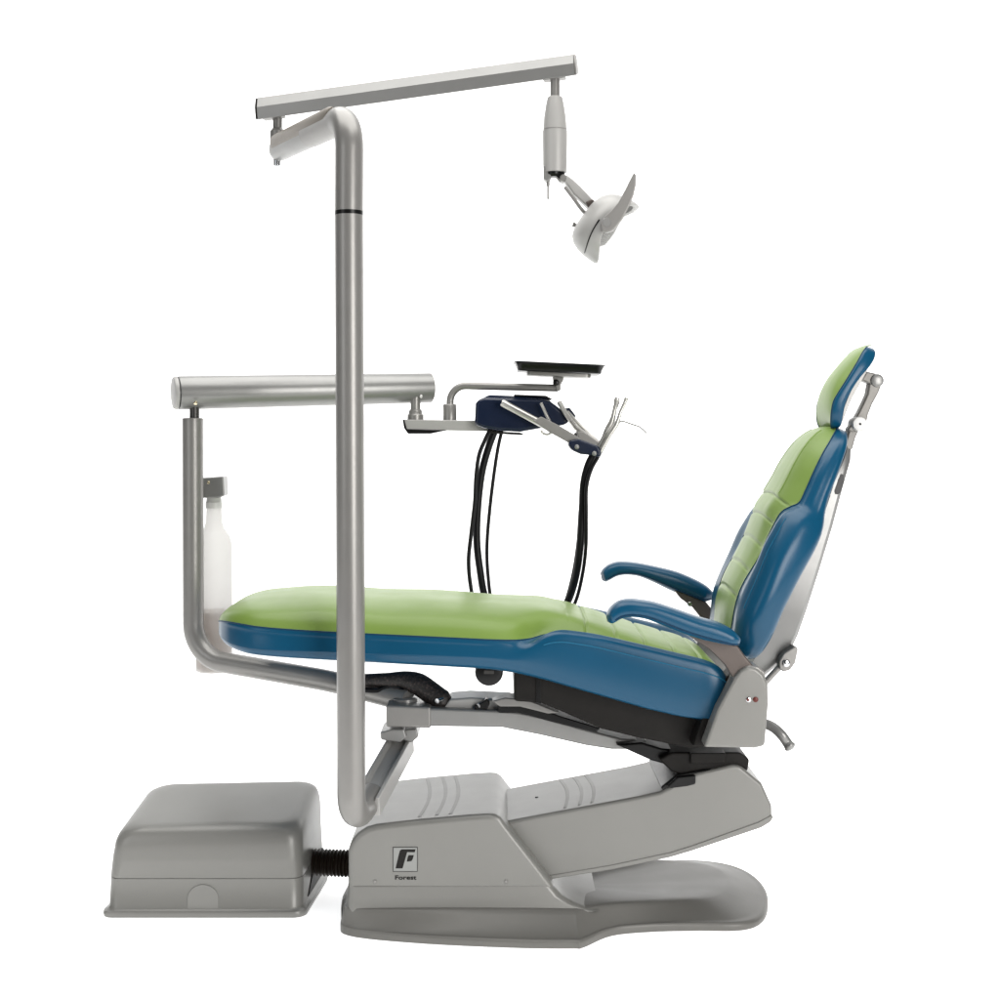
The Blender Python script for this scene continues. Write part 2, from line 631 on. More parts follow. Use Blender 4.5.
# ---- mounting arm under the seat that carries the light and delivery posts
YM = -.07
arm = [(388, 707), (395, 706), (432, 708.5), (500, 711), (518, 712.5), (545, 718), (580, 728), (622, 739), (648, 741), (640, 746), (630, 749.5), (612, 749.5), (586, 745.5), (540, 735), (502, 727.5), (432, 726.5), (388, 725.5)]
mount = MB().add(*prism(arm, YM, YM, .075)).build('mounting_arm', M['silver'], chair, bevel=.006, seg=3)
MB().add(*prism([(386, 705), (431, 707), (431, 728), (386, 727)], YM, YM - .004, .079)).build('end_block', M['tube'], mount, bevel=.006)
MB().add(*prism([(440, 711.5), (450, 699), (470, 697.5), (512, 699.5), (516, 713)], -.04, -.045, .06)).build('top_cover', M['pale'], mount, bevel=.006)
mb = MB()
mb.add(*prism([(474, 705), (482, 702), (487, 698), (490, 703), (486, 712), (476, 712)], -.055, -.06, -.03))
mb.add(*prism([(497, 704), (520, 700), (560, 715), (600, 727), (596, 731), (556, 722), (520, 712), (499, 712)], -.06, -.075, .05))
mb.build('cable_guard', M['black'], mount, bevel=.003)
mb = MB()
mb.add(*prism([(492, 700.5), (505, 697), (530, 700), (560, 712), (548, 713), (520, 706), (500, 706)], -.09, -.1, -.05))
mb.build('edge_trim', M['tube'], mount, bevel=.003)
for (x0, y0, x1, y1) in ((437, 701, 446, 698), (478, 706, 484, 701)):
    MB().add(*tube([P(x0, y0, -.06), P(x1, y1, -.03)], .006, 12)).build('clamp', M['chrome'], mount)

# ---- knob below the cushion
MB().add(*lathe(P(489, 671, -.17) + Vector((0, .02, 0)), (0, -1, 0), [(0, .030), (.006, .0335), (.03, .0335), (.037, .030), (.039, .022)], 32)).build('knob', M['black'], chair)
MB().add(*prism([(484, 670.5), (494, 670.5), (494, 674), (484, 674)], -.19, -.1905, -.18)).build('knob_plate', M['pin'], chair)

# ---- seat cushion: stations x -> half sections
def interp(tab, x):
    if x <= tab[0][0]:
        return tab[0][1]
    for (a, b), (c, d) in zip(tab, tab[1:]):
        if x <= c:
            t = (x - a) / (c - a)
            return b + (d - b) * t
    return tab[-1][1]


def sm(t):
    t = max(0, min(1, t))
    return t * t * (3 - 2 * t)


XF, XB = -.690, .535
zbot = [(-.70, .672), (-.56, .660), (-.393, .650), (-.16, .638), (0, .628), (.09, .609), (.23, .569), (.347, .536), (.44, .515), (.5, .512), (.535, .53)]
zseam = [(-.70, .752), (-.65, .744), (-.58, .736), (-.393, .724), (-.139, .712), (.069, .702), (.127, .710), (.231, .695), (.347, .667), (.463, .640), (.535, .618)]
zcr = [(-.70, .70), (.03, .692), (.07, .706), (.105, .722), (.15, .728), (.231, .716), (.347, .689), (.463, .661), (.51, .645), (.535, .625)]
zcen = [(-.70, .775), (-.52, .790), (-.4, .789), (-.2, .781), (0, .770), (.1, .763), (.18, .745), (.26, .720), (.347, .692), (.463, .658), (.535, .63)]
xs = [-.690, -.6885, -.684, -.675, -.66, -.635, -.60, -.56, -.5, -.42, -.32, -.22, -.12, -.03, .03, .07, .105, .14, .18, .22, .26, .30, .34, .38, .42, .46, .49, .512, .526, .534, .537]
st = []
W0 = .272
for x in xs:
    u = (x - XF) / .215
    e = (1 - max(0, 1 - u) ** 2.5) ** (1 / 2.5) if u < 1 else 1
    u2 = (XB + .0025 - x) / .05
    e2 = (1 - max(0, 1 - u2) ** 2.2) ** (1 / 2.2) if u2 < 1 else 1
    u3 = (x - XF) / .11
    h = (1 - max(0, 1 - u3) ** 2.1) ** (1 / 2.1) if u3 < 1 else 1
    w = W0 * max(e, .002) * (.86 + .14 * e2)
    b, s_, c_, t_ = interp(zbot, x), interp(zseam, x), interp(zcr, x), interp(zcen, x)
    mid = .712 if x < 0 else (b + s_) / 2 + .01
    hh = max(h * max(e2, .0), .004)
    if u < 1:
        mid = .712
    def Z(z):
        return mid + (z - mid) * hh
    k = sm((x - .0) / .14)          # 0 on the leg rest, 1 on the bolstered seat
    crest = (-w * (1.0 - .055 * k), Z(c_ if k > 0 else (s_ - .02)))
    if k < 1:
        crest = (-w * (1.0 - .055 * k), Z((s_ - .018) * (1 - k) + c_ * k))
    seam_ = (-w * (.988 - .24 * k), Z(s_ * (1 - k) + (s_ + .004) * k))
    m1 = (-w * (.86 - .26 * k), Z((s_ + (t_ - s_) * .62) * (1 - k) + (s_ + (t_ - s_) * .72) * k))
    m2 = (-w * .45, Z(s_ + (t_ - s_) * .95))
    st.append([Vector((x, 0, Z(b + .0))), Vector((x, -w * .6, Z(b))), Vector((x, -w * .93, Z(b + .006))), Vector((x, -w * 1.0, Z(b + .028))), Vector((x, -w * 1.012, Z(b + (c_ - b) * (.62 + .19 * k)))),
               Vector((x, crest[0], crest[1])), Vector((x, seam_[0], seam_[1])), Vector((x, m1[0], m1[1])), Vector((x, m2[0], m2[1])), Vector((x, 0, Z(t_)))])


def seat_disp(ui, vj, p):
    d = 0
    for g in (.205, .275, .345, .415, .475):
        if vj > 6.05:
            d -= .006 * math.exp(-((p.x - g) / .0028) ** 2) * sm((vj - 6.05) / .6)
    if vj > 6 and p.x < .16:
        d += .0016 * math.sin(p.x * 23 + p.y * 9) * sm((vj - 6) / 1.5)
    if 4.4 < vj < 5.3 and p.x > .1:                       # seam line sewn along the bolster
        d -= .0035 * math.exp(-((vj - 4.83) / .10) ** 2) * sm((p.x - .1) / .06)
    if p.x > .13 and vj > 6:
        for g0, g1 in ((.14, .205), (.205, .275), (.275, .345), (.345, .415), (.415, .475)):
            if g0 < p.x < g1:
                d += .0013 * math.sin((p.x - g0) / (g1 - g0) * PI)
    return Vector((0, 0, d))


v, fa, fb, near, far, grid = cushion(st, 6, 14, 6, seat_disp)
stitch = [row[24] + Vector((0, -.0006, 0)) for row in grid if .10 < row[32].x < .525]
seat = sub_mesh('seat_cushion', v, fa, M['blue'], chair)
sub_mesh('seat_panel', v, fb, M['green'], seat)
pp = [p + Vector((0, 0, -.001)) for p in near] + [p + Vector((0, 0, -.001)) for p in far[::-1]]
loop = [q for i, q in enumerate(pp) if i == 0 or (q - pp[i - 1]).length > 3e-4]
MB().add(*tube(loop, .0019, 8)).build('piping', M['seam'], seat)

for sg in (1, -1):
    MB().add(*tube([Vector((p.x, p.y * sg, p.z)) for p in stitch], .0016, 8)).build('stitched_seam', M['stitch'], seat)
# ---- backrest in its own slanted frame
BO = Vector((.5763, 0, .6582))
BA = Vector((.406, 0, .914)).normalized()
BN = Vector((-.914, 0, .406)).normalized()


def B(s, y, t):
    return BO + BA * s + BN * t + Vector((0, y, 0))


#   s,   w,   rear, crest_y, crest_t, seam_y, seam_t, mid_t, cen_t
bt = [(-.012, .10, -.012, .95, .000, .60, .004, .006, .007),
      (-.008, .160, -.026, .93, .018, .58, .018, .022, .024),
      (.006, .198, -.036, .90, .034, .57, .032, .040, .044),
      (.035, .222, -.041, .86, .050, .56, .052, .062, .067),
      (.08, .236, -.042, .82, .064, .56, .068, .080, .085),
      (.13, .242, -.040, .81, .070, .57, .074, .086, .091),
      (.18, .242, -.042, .81, .073, .58, .074, .085, .090),
      (.235, .238, -.046, .82, .071, .60, .069, .081, .086),
      (.285, .230, -.052, .84, .065, .62, .062, .076, .081),
      (.325, .219, -.055, .86, .055, .66, .053, .070, .075),
      (.348, .210, -.054, .88, .044, .70, .046, .067, .071),
      (.366, .200, -.052, .93, .026, .80, .035, .062, .068),
      (.384, .192, -.048, .97, .008, .89, .022, .058, .065),
      (.42, .184, -.043, .98, .004, .90, .019, .054, .062),
      (.47, .174, -.042, .98, .002, .90, .017, .051, .058),
      (.515, .160, -.042, .98, -.002, .89, .012, .044, .050),
      (.55, .142, -.042, .97, -.008, .86, .004, .032, .038),
      (.575, .116, -.040, .95, -.014, .82, -.004, .017, .022),
      (.590, .085, -.036, .93, -.019, .78, -.012, .001, .004),
      (.597, .040, -.031, .92, -.024, .75, -.021, -.017, -.015),
      (.599, .010, -.028, .9, -.026, .7, -.026, -.025, -.024)]
bt = [(a, w, r, cy, ct - .011 * q, sy, stt - .017 * q, mt - .018 * q, ce - .017 * q) for (a, w, r, cy, ct, sy, stt, mt, ce) in bt for q in (sm((a - .0) / .05) * (1 - sm((a - .24) / .12)),)]
st = []
for (s, w, r, cy, ct, sy, stt, mt, cet) in bt:
    st.append([B(s, 0, r), B(s, -w * .6, r), B(s, -w * .9, r + .004), B(s, -w, r + (ct - r) * .35), B(s, -w * (1.0 if cy < .92 else 1.0), r + (ct - r) * .7),
               B(s, -w * cy, ct), B(s, -w * sy, stt), B(s, -w * sy * .62, mt), B(s, -w * sy * .3, cet - .001), B(s, 0, cet)])


def back_disp(ui, vj, p):
    q = p - BO
    s = q.dot(BA)
    y = abs(p.y)
    d = 0
    if vj > 6.02:
        sag = .020 * (1 - (y / .16) ** 2) - .003
        k = sm((vj - 6.02) / .5)
        for g in (.115, .185, .252, .315, .372):
            d -= .0045 * k * math.exp(-((s - g - sag + .006) / .0028) ** 2)
        for g0, g1 in ((.05, .115), (.115, .185), (.185, .252), (.252, .315), (.315, .372)):
            u = (s - sag + .006 - g0) / (g1 - g0)
            if 0 < u < 1:
                d += .0008 * k * math.sin(u * PI)
    elif vj > 3:
        # soft creases of the stretched vinyl
        d += .002 * math.sin(s * 38 + y * 20) * sm((.33 - s) / .1)
        if 4.2 < vj < 5.6:
            d -= .003 * math.exp(-((vj - 4.75) / .12) ** 2) * sm((.34 - s) / .05) * sm((s - .06) / .05)
    return BN * d


v, fa, fb, near, far, grid = cushion(st, 6, 14, 6, back_disp)
back = sub_mesh('backrest', v, fa, M['blue'], chair)
sub_mesh('back_panel', v, fb, M['green'], back)
for line in (near, far):
    loop = [q for i, q in enumerate(line) if i == 0 or (q - line[i - 1]).length > 3e-4]
    MB().add(*tube(loop, .0019, 8)).build('piping', M['seam'], back)
for sg in (-1, 1):                                   # seam sewn up the shoulder of the green panel
    line = []
    for row in grid:
        p = row[6 * 7 + 1]
        q_ = (p - BO).dot(BA)
        if .385 < q_ < .575:
            line.append(Vector((p.x, p.y * -sg, p.z)) + BN * .0003)
    MB().add(*tube(line, .0016, 8)).build('stitched_seam', M['greenseam'], back)
for sg in (-1, 1):                                   # seam of the side bolster
    line = []
    for row in grid:
        p = row[28]
        if .10 < (p - BO).dot(BA) < .335:
            line.append(Vector((p.x, p.y * -sg, p.z)) + BN * .0002 + Vector((0, sg * .0004, 0)))
    MB().add(*tube(line, .0013, 8)).build('stitched_seam', M['stitch'], back)
# metal shell behind the back
shl = [(.555, -.046, -.060, .10), (.53, -.046, -.066, .115), (.46, -.046, -.074, .125), (.365, -.055, -.088, .13), (.26, -.055, -.100, .135), (.16, -.050, -.111, .135), (.09, -.050, -.118, .13), (.03, -.045, -.118, .12), (-.03, -.045, -.09, .11), (-.055, -.05, -.085, .10)]
rr = []
for s, t0, t1, w in shl:
    ring = []
    for (y, t) in ((-w, t0), (-w, t1 + .012), (-w * .93, t1 + .003), (-w * .8, t1), (w * .8, t1), (w * .93, t1 + .003), (w, t1 + .012), (w, t0)):
        ring.append(B(s, y, t))
    rr.append(ring)
v, f = rings(rr)
shell = link('back_shell', v, f, M['silver'], back, angle=35)
MB().add(*[x for x in rings([[B(s, -w_, t0), B(s, -w_, t1), B(s, -w_ + .004, t1), B(s, -w_ + .004, t0)] for s, t0, t1, w_ in ((.44, -.058, -.063, .1285), (.445, -.054, -.068, .1283), (.475, -.052, -.066, .126), (.49, -.053, -.058, .1248))])]).build('slot', M['black'], back)
# hinge link low on the shell
mb = MB()
mb.add(*tube([P(758, 690, -.14), P(784, 662, -.14)], .0075, 14))
mb.build('tie_rod', M['tube'], chair)
mb = MB()
mb.add(*prism([(778, 660), (783, 652), (794, 645), (797, 648), (794, 662), (789, 669), (782, 671), (778, 667)], -.14, -.155, -.12))
cl = mb.build('rod_clevis', M['tube'], back, bevel=.004)
MB().add(*lathe(P(786, 663, -.155), (0, -1, 0), [(0, .009), (.004, .009), (.006, .006)], 20)).build('pin', M['chrome'], cl)

# ---- headrest
hs = [  # rear(px), seam(px), crown(px), half width
    ((839.5, 429), (838, 429.2), (837, 429.3), .015),
    ((840.5, 428.6), (836, 429), (833.5, 429), .045),
    ((842, 427), (833.5, 427.5), (829, 427), .066),
    ((843, 423), (832, 422), (825, 421.5), .078),
    ((843.5, 415), (831.8, 412), (822, 411.5), .087),
    ((845, 405), (833.5, 401.5), (822, 400), .092),
    ((848.5, 396), (838.2, 392.5), (825, 388), .094),
    ((854, 386), (844.3, 383), (831, 376.5), .094),
    ((861, 376.5), (851.3, 372), (839.5, 366), .092),
    ((868.7, 368), (858.2, 361), (848, 356.5), .088),
    ((874.5, 360.5), (863.5, 352.5), (856.5, 349.5), .080),
    ((877.4, 354.5), (867, 348.6), (862, 346.6), .071),
    ((878.3, 350.5), (869.5, 346.6), (865.5, 345.3), .060),
    ((877.8, 347.8), (871.3, 345.7), (868.5, 345), .046),
    ((876.3, 346.2), (872.8, 345.4), (871.5, 345.2), .026),
    ((875, 345.7), (873.8, 345.5), (873.3, 345.4), .008)]
st = []
for r, s, c, w in hs:
    Rr, S, C = P(*r, -.085), P(*s, -.085), P(*c, .0)
    Rc = Rr + (Rr - S) * .05
    y = lambda p, yy: Vector((p.x, yy, p.z))
    st.append([y(Rc, 0), y(Rc, -w * .6), y(Rr, -w * .93), y(Rr.lerp(S, .25), -w * .99), y(Rr.lerp(S, .6), -w), y(S.lerp(Rr, .12), -w * .985), y(S, -w * .93), y(S.lerp(C, .62), -w * .68), y(S.lerp(C, .93), -w * .34), y(C, 0)])
v, fa, fb, near, far, grid = cushion(st, 6, 6, 6)
head = sub_mesh('headrest', v, fa, M['blue'], chair)
sub_mesh('headrest_panel', v, fb, M['green'], head)
for line in (near, far):
    loop = [q for i, q in enumerate(line) if i == 0 or (q - line[i - 1]).length > 3e-4]
    MB().add(*tube(loop, .0016, 8)).build('piping', M['seam'], head)
MB().add(*prism([(862, 371), (866, 371.5), (852, 396), (845, 413), (841, 422), (840.5, 416), (846, 400), (853, 385)], -.06, -.07, .07, 3)).build('headrest_plate', M['tube'], head, bevel=.002)
mb = MB()
mb.add(*prism([(861, 380), (866, 371.5), (875, 373.5), (880, 375), (878, 386), (870, 384)], -.045, -.05, -.015))
br = mb.build('headrest_bracket', M['bracket'], head, bevel=.004)
mb = MB()
mb.add(*prism([(869, 383), (882, 383), (878, 393), (872, 404), (868, 414), (866.5, 421), (862, 431), (850, 432), (847, 430), (852, 423), (858, 413), (863, 403), (867, 394)], -.045, -.05, -.015))
mb.build('headrest_arm', M['bracket'], head, bevel=.005)
MB().add(*lathe(P(877, 380.5, -.05) + Vector((0, .04, 0)), (0, -1, 0), [(0, .0155), (.04, .0165), (.046, .015), (.048, .01)], 24)).build('tilt_knob', M['silver'], head)
kn = MB().add(*lathe(P(859, 424, -.05) + Vector((0, .04, 0)), (0, -1, 0), [(0, .018), (.045, .0185), (.051, .0165), (.052, .011)], 28)).build('lock_knob', M['white'], head)
MB().add(*lathe(P(859, 424, -.05) + Vector((0, -.0115, 0)), (0, -1, 0), [(0, .003), (.0015, .003), (.002, .002)], 12)).build('screw', M['black'], kn)

MB().add(*prism([(846, 426), (855.5, 427.5), (851, 438), (848, 449), (843, 452), (841, 444)], -.0, -.045, .0)).build('headrest_mast', M['bracket'], back, bevel=.004)
# ---- armrests
def armrest(top, bot, Yc, wid, support, Ys):
    """pad lofted along its length; top/bot are side outlines tip -> heel"""
    tp = catmull([P(x, y, Yc) for x, y in top], 5)
    bp = catmull([P(x, y, Yc) for x, y in bot], 5)
    n = len(tp)
    rr = []
    for i in range(n):
        u = i / (n - 1)
        w = wid * (min(1, (u / .10)) ** .5 if u < .10 else 1) * (min(1, ((1 - u) / .12)) ** .5 if u > .88 else 1) * (.82 + .18 * sm(u / .5))
        w = max(w, .006)
        c = (tp[i] + bp[i]) / 2
        h = tp[i] - c
        ring = []
        for k in range(24):
            a = 2 * PI * k / 24
            ca, sa = math.cos(a), math.sin(a)
            ex = .75
            yy = w * math.copysign(abs(ca) ** ex, ca)
            hh = math.copysign(abs(sa) ** ex, sa)
            ring.append(c + h * hh + Vector((0, yy, 0)))
        rr.append(ring)
    sup = MB().add(*prism(support, Ys, Ys - .016, Ys + .016)).build('armrest', M['bronze'], chair, bevel=.006)
    v, f = rings(rr)
    pad = link('armrest_pad', v, f, M['blue'], sup, angle=75)
    i0 = int(n * .16)
    line = []
    for i in range(i0, n - 2):
        line.append(rr[i][14])
    MB().add(*tube(line, .0022, 8)).build('piping', M['seam'], sup)
    return sup


near_top = [(606, 615.5), (608.5, 609.5), (613.5, 604), (620.5, 600.2), (630, 598.5), (640, 599.5), (655, 602), (677, 609), (700, 617), (718, 622), (730, 628), (738, 635), (740.5, 640)]
near_bot = [(607.5, 621.5), (611.5, 623), (615.5, 621.3), (620, 618.6), (626, 617), (634, 616.6), (646, 618.6), (661, 624.5), (681, 632.5), (700, 638.5), (718, 642.5), (732, 644.5), (739.5, 643)]
armrest(near_top, near_bot, -.325, .040,
        [(684, 632), (700, 636), (722, 641), (737, 645), (744, 655), (755, 668), (758, 676), (744, 690), (734, 680), (724, 664), (709, 649), (694, 639)], -.292)
far_top = [(600.5, 573), (603, 568.8), (608.5, 564.4), (617, 561.5), (628, 561.5), (640, 563), (655, 566), (677, 571.5), (696, 579.5), (707, 586), (714, 593)]
far_bot = [(602, 580.3), (605.5, 581.6), (610, 579.6), (617, 576), (626, 574.6), (638, 576), (652, 581.5), (672, 591), (692, 599), (704, 601.5), (713, 599)]
armrest(far_top, far_bot, .30, .036,
        [(672, 588), (694, 596), (706, 602), (714, 612), (724, 626), (716, 636), (704, 622), (692, 607), (680, 598)], .285)
mb = MB().add(*lathe(P(690, 604, .27) + Vector((0, .02, 0)), (0, -1, 0), [(0, .007), (.02, .007), (.022, .005)], 16))
mb.build('pivot_bolt', M['chrome'], chair)

# ---- side covers, one each side
sideo = [(704, 747.5), (718, 709), (735, 677.5), (741, 670.5), (748, 667), (756, 668.5), (763, 674), (768, 684), (768.5, 705), (765, 746), (755, 748.5)]
for (ya, yb, dx) in ((-.322, -.25, 0), (.25, .322, 0)):
    sco = MB().add(*prism(sideo, -.322, ya, yb)).build('side_cover', M['cover'], chair, bevel=.007, seg=3)
    if ya < 0:
        MB().add(*prism([(728, 690), (732, 677), (739, 668.5), (748, 664.5), (757, 666), (764.5, 671.5), (765, 690)], -.3, -.312, -.235)).build('cover_rim', M['tube'], sco, bevel=.004)
        for k, px in enumerate((748.5, 755.5)):
            MB().add(*lathe(P(px, 699.5, ya) + Vector((0, .001, 0)), (0, -1, 0), [(0, .0062), (.0025, .0062), (.0035, .0045)], 16)).build('screw', M['red' if k else 'chrome'], sco)
            MB().add(*lathe(P(px - .8 + k, 699.5, ya) + Vector((0, -.0022, 0)), (0, -1, 0), [(0, .0035), (.0013, .0035), (.0016, .002)], 12)).build('screw_socket', M['red'], sco)
MB().add(*prism([(692, 746), (706, 706), (722, 682), (733, 668), (742, 664), (752, 690), (750, 745)], -.26, -.268, -.2)).build('gap_shade_filler', M['blackmat'], chair, bevel=.004)  # black filler added for the shadowed gap between cushion and cover
# ---- release lever
path = catmull([P(750, 722, .04), P(764, 723.5, .03), P(774, 728, .02), P(782, 735.5, .01), P(787, 742.5, .01), P(791.5, 749, 0)], 6)
n = len(path)
lv = MB().add(*tube(path, [(.0128 + .003 * sm((i / n - .8) / .15)) * (1 if i < n - 2 else (.85 if i < n - 1 else .5)) for i in range(n)], 16, flat=.85)).build('release_lever', M['silver'], chair)

# =================================================================== junction box on the floor
jb = thing('junction_box', 'low grey plastic floor box with rounded lid and arched hatch', 'floor box', (-.72, .06, 0))


def rrect(x0, x1, y0, y1, r, z, n=7):
    ring = []
    for (cx, cy, a0) in ((x0 + r, y0 + r, PI), (x1 - r, y0 + r, 1.5 * PI), (x1 - r, y1 - r, 0), (x0 + r, y1 - r, .5 * PI)):
        for k in range(n):
            t = a0 + k / (n - 1) * PI / 2
            ring.append(Vector((cx + r * math.cos(t), cy + r * math.sin(t), z)))
    return ring


bx = (-.964, -.486, -.075, .215)
rr = [rrect(bx[0] - .010, bx[1] + .010, bx[2] - .010, bx[3] + .01, .03, 0),
      rrect(bx[0] - .012, bx[1] + .012, bx[2] - .012, bx[3] + .012, .03, .008),
      rrect(bx[0] - .010, bx[1] + .010, bx[2] - .010, bx[3] + .01, .03, .014),
      rrect(bx[0] - .003, bx[1] + .003, bx[2] - .003, bx[3] + .003, .03, .017),
      rrect(bx[0], bx[1], bx[2], bx[3], .03, .022),
      rrect(bx[0] + .003, bx[1] - .001, bx[2] + .002, bx[3], .03, .091)]
v, f = rings(rr)
rr = [[Vector((p.x + .07 * (p.y - bx[2]), p.y, p.z)) for p in r] for r in rr]
v, f = rings(rr)
link('box_base', v, f, M['cover'], jb, angle=45)
rr = [rrect(bx[0] + .0045, bx[1] - .0025, bx[2] + .0035, bx[3] - .001, .03, .0915),
      rrect(bx[0] + .0025, bx[1] - .0005, bx[2] + .0015, bx[3], .03, .093),
      rrect(bx[0] + .006, bx[1] - .003, bx[2] + .004, bx[3], .034, .140)]
for k in range(1, 11):
    a = k / 10 * PI / 2
    q = 1 - max(0, math.cos(a)) ** .62
    hgt = math.sin(a) ** .72
    rr.append(rrect(bx[0] + .008 + .072 * q, bx[1] - .003 - .038 * q, bx[2] + .005 + .045 * q, bx[3] - .03 * q, .036 + .014 * q, .14 + .070 * hgt))
rr = [[Vector((p.x + .07 * (p.y - bx[2]), p.y, p.z + (.185 * (p.y - bx[2]) + .02 * (p.x + .72)) * sm((p.z - .11) / .09))) for p in r] for r in rr]
v, f = rings(rr)
link('box_lid', v, f, M['cover'], jb, angle=60)
# hatch: an arch
c = P(203, 900, bx[2])
hp = []
for k in range(17):
    a = PI * k / 16
    hp.append((203 + 15.5 * math.cos(a), 899 - 14.5 * math.sin(a)))
hp = [(218.5, 915)] + hp + [(187.5, 915)]
MB().add(*prism(hp, bx[2], bx[2] - .0014, bx[2] + .012)).build('hatch', M['cover'], jb, bevel=.001, seg=2)
# cut-out with dark opening on the right side
mb = MB()
X = bx[1]
yz = [(.0, .024), (.19, .024), (.19, .089), (.09, .089)]
vv = [(X + dx_ + .07 * (y - bx[2]), y, z) for dx_ in (-.006, .0022) for y, z in yz]
mb.add(vv, [[0, 3, 2, 1], [4, 5, 6, 7], [0, 1, 5, 4], [1, 2, 6, 5], [2, 3, 7, 6], [3, 0, 4, 7]]).build('side_opening', M['blackmat'], jb)

# conduit between box and chair
c0, c1 = Vector((bx[1] - .005, .08, .086)), Vector((-.345, .06, .086))
pts, rs = [], []
N = 120
for i in range(N + 1):
    t = i / N
    pts.append(c0.lerp(c1, t))
    rs.append(.031 + (.0032 * math.cos(t * 2 * PI * 16)))
cd = MB().add(*tube(pts, rs, 28)).build('conduit', M['brownrub'], None, angle=80)
tag(cd, 'short black corrugated conduit joining the floor box and the chair base', 'conduit')

# =================================================================== operating light
ol = thing('operating_light', 'dental operating light on a tall silver post with folding arms', 'dental light', P(349, 822, -.38))
YP = -.38
RP = .0315
path = fillet([P(372, 796, -.24), P(351.5, 823, YP), P(349, 213.5, YP)], [.055], 14)
post = MB().add(*tube(path, RP, 36)).build('post', M['tube'], ol, angle=60)
mb = MB().add(*tube([P(349, 211.3, YP), P(349, 215.3, YP)], RP * 1.006, 36))
mb.build('swivel_ring', M['black'], ol)
bend = P(349.5, 116, YP)
endp = P(278, 150, .10)
path = fillet([P(349, 213.5, YP) + Vector((0, 0, .0035)), bend, bend.lerp(endp, .5)], [.075], 14)
MB().add(*tube(path, RP, 36)).build('upper_post', M['tube'], ol, angle=60)
d = (endp - bend)
sw = MB().add(*tube([bend + d * .26, bend + d * .28, bend + d * .96, bend + d * .99, endp + d * .01], [.0300, .0305, .0305, .029, .022], 32, flat=.9)).build('swing_arm', M['silver'], ol, angle=50)
off = Vector((-.006, -.0125, .0115))
MB().add(*tube([bend + d * .16 + off, bend + d * .19 + off, bend + d * .95 + off, bend + d * .965 + off], [.020, .0235, .0235, .018], 24, flat=.9)).build('cable_cover', M['tan'], sw, angle=50)
MB().add(*lathe(P(277, 158, .095), (0, 0, -1), [(0, .009), (.02, .009), (.022, .006)], 16)).build('knob', M['chrome'], sw)
MB().add(*lathe(P(277.5, 143, .10), (0, 0, 1), [(0, .019), (.03, .019), (.037, .013), (.038, .012), (.07, .012)], 24)).build('pivot', M['tube'], ol)

# balance arm: chamfered box section
bl, brt = P(257.5, 110.5, .10), P(577, 66.3, -.06)
ax = (brt - bl).normalized()
side = Vector((-ax.y, ax.x, 0)).normalized()
if side.y > 0:
    side = -side
upv = side.cross(ax)
if upv.z < 0:
    upv = -upv


def beam_ring(p, h0, k=1.0):
    pr = [(-.020, -.0135), (.0205, -.029), (.0225, -.0275), (.0225, .003), (.011, .030), (-.011, .030), (-.0225, .006), (-.0225, -.015)]
    return [p + side * (a * k) + upv * (b * k * h0) for a, b in pr]


v, f = rings([beam_ring(bl + ax * .006, 1.0), beam_ring(brt - ax * .005, .93)])
bal = link('balance_arm', v, f, M['silver'], ol, bevel=.0016, seg=2, angle=18)
v, f = rings([beam_ring(bl + ax * .001, .95), beam_ring(bl + ax * .0055, .98)])
link('end_cap', v, f, M['blackmat'], bal, bevel=.003)
v, f = rings([beam_ring(brt - ax * .0045, .93), beam_ring(brt, .90)])
link('end_cap', v, f, M['tube'], bal, bevel=.0015)
for u in (.05, .93):
    c = bl.lerp(brt, u) - upv * .0225
    mb = MB().add(*box(c, (.055, .028, .008), Matrix((ax, -side, upv)).transposed()))
    mb.build('pivot_plate', M['tube'], bal, bevel=.002)

# lamp drop tube
YL = -.055
px = .0025 * (D + YL) / D
lt = P(555, 76, YL)
MB().add(*lathe(lt, (0, 0, -1), [(0, .0115), (.058, .0115)], 24)).build('stem', M['tube'], ol)
bt_ = P(555, 96.5, YL)
hub = MB().add(*lathe(bt_, (0, 0, -1), [(0, .0145), (.003, .0185), (.022, .0225), (.05, .0268), (.081, .0292), (.0815, .028), (.084, .028), (.0845, .0302), (.11, .0302), (.165, .0296), (.187, .0285), (.1875, .022)], 36)).build('drop_hub', M['pale'], ol, angle=30)
mb = MB().add(*prism([(543.5, 166), (549, 166.5), (551, 172), (550.5, 181), (547, 182.5), (543.5, 180)], YL, YL - .016, YL + .012))
mb.build('latch', M['silver'], ol, bevel=.003)
MB().add(*lathe(P(548, 181, YL), (0, 0, -1), [(0, .004), (.012, .004), (.013, .0022), (.045, .0022)], 12)).build('pull_pin', M['tube'], ol)
MB().add(*lathe(P(554, 170, YL), (0, 0, -1), [(0, .023), (.012, .022), (.018, .015)], 24)).build('swivel_core', M['black'], ol)
# yoke
mb = MB()
mb.add(*tube([P(556, 171, YL), P(563, 180, YL)], [.010, .011], 16))
mb.add(*lathe(P(563, 179, YL) + Vector((0, .016, 0)), (0, -1, 0), [(0, .009), (.032, .009), (.034, .007)], 20))
mb.build('joint', M['tube'], ol)
MB().add(*lathe(P(560, 175, YL) + Vector((0, .013, 0)), (0, -1, 0), [(0, .011), (.026, .011)], 20)).build('joint_collar', M['black'], ol)
yk = MB()
yk.add(*prism([(561, 178), (566, 175.5), (571, 179), (580, 187), (592, 200), (604, 214), (598, 219), (586, 207), (573, 195)], YL, YL - .017, YL + .017))
yoke = yk.build('yoke', M['pale'], ol, bevel=.005)
mb = MB().add(*tube(catmull([P(565, 187, YL - .02), P(574, 199, YL - .024), P(583, 211, YL - .024), P(592, 218, YL - .02)], 5), .0045, 12))
mb.build('yoke_rod', M['tube'], ol)
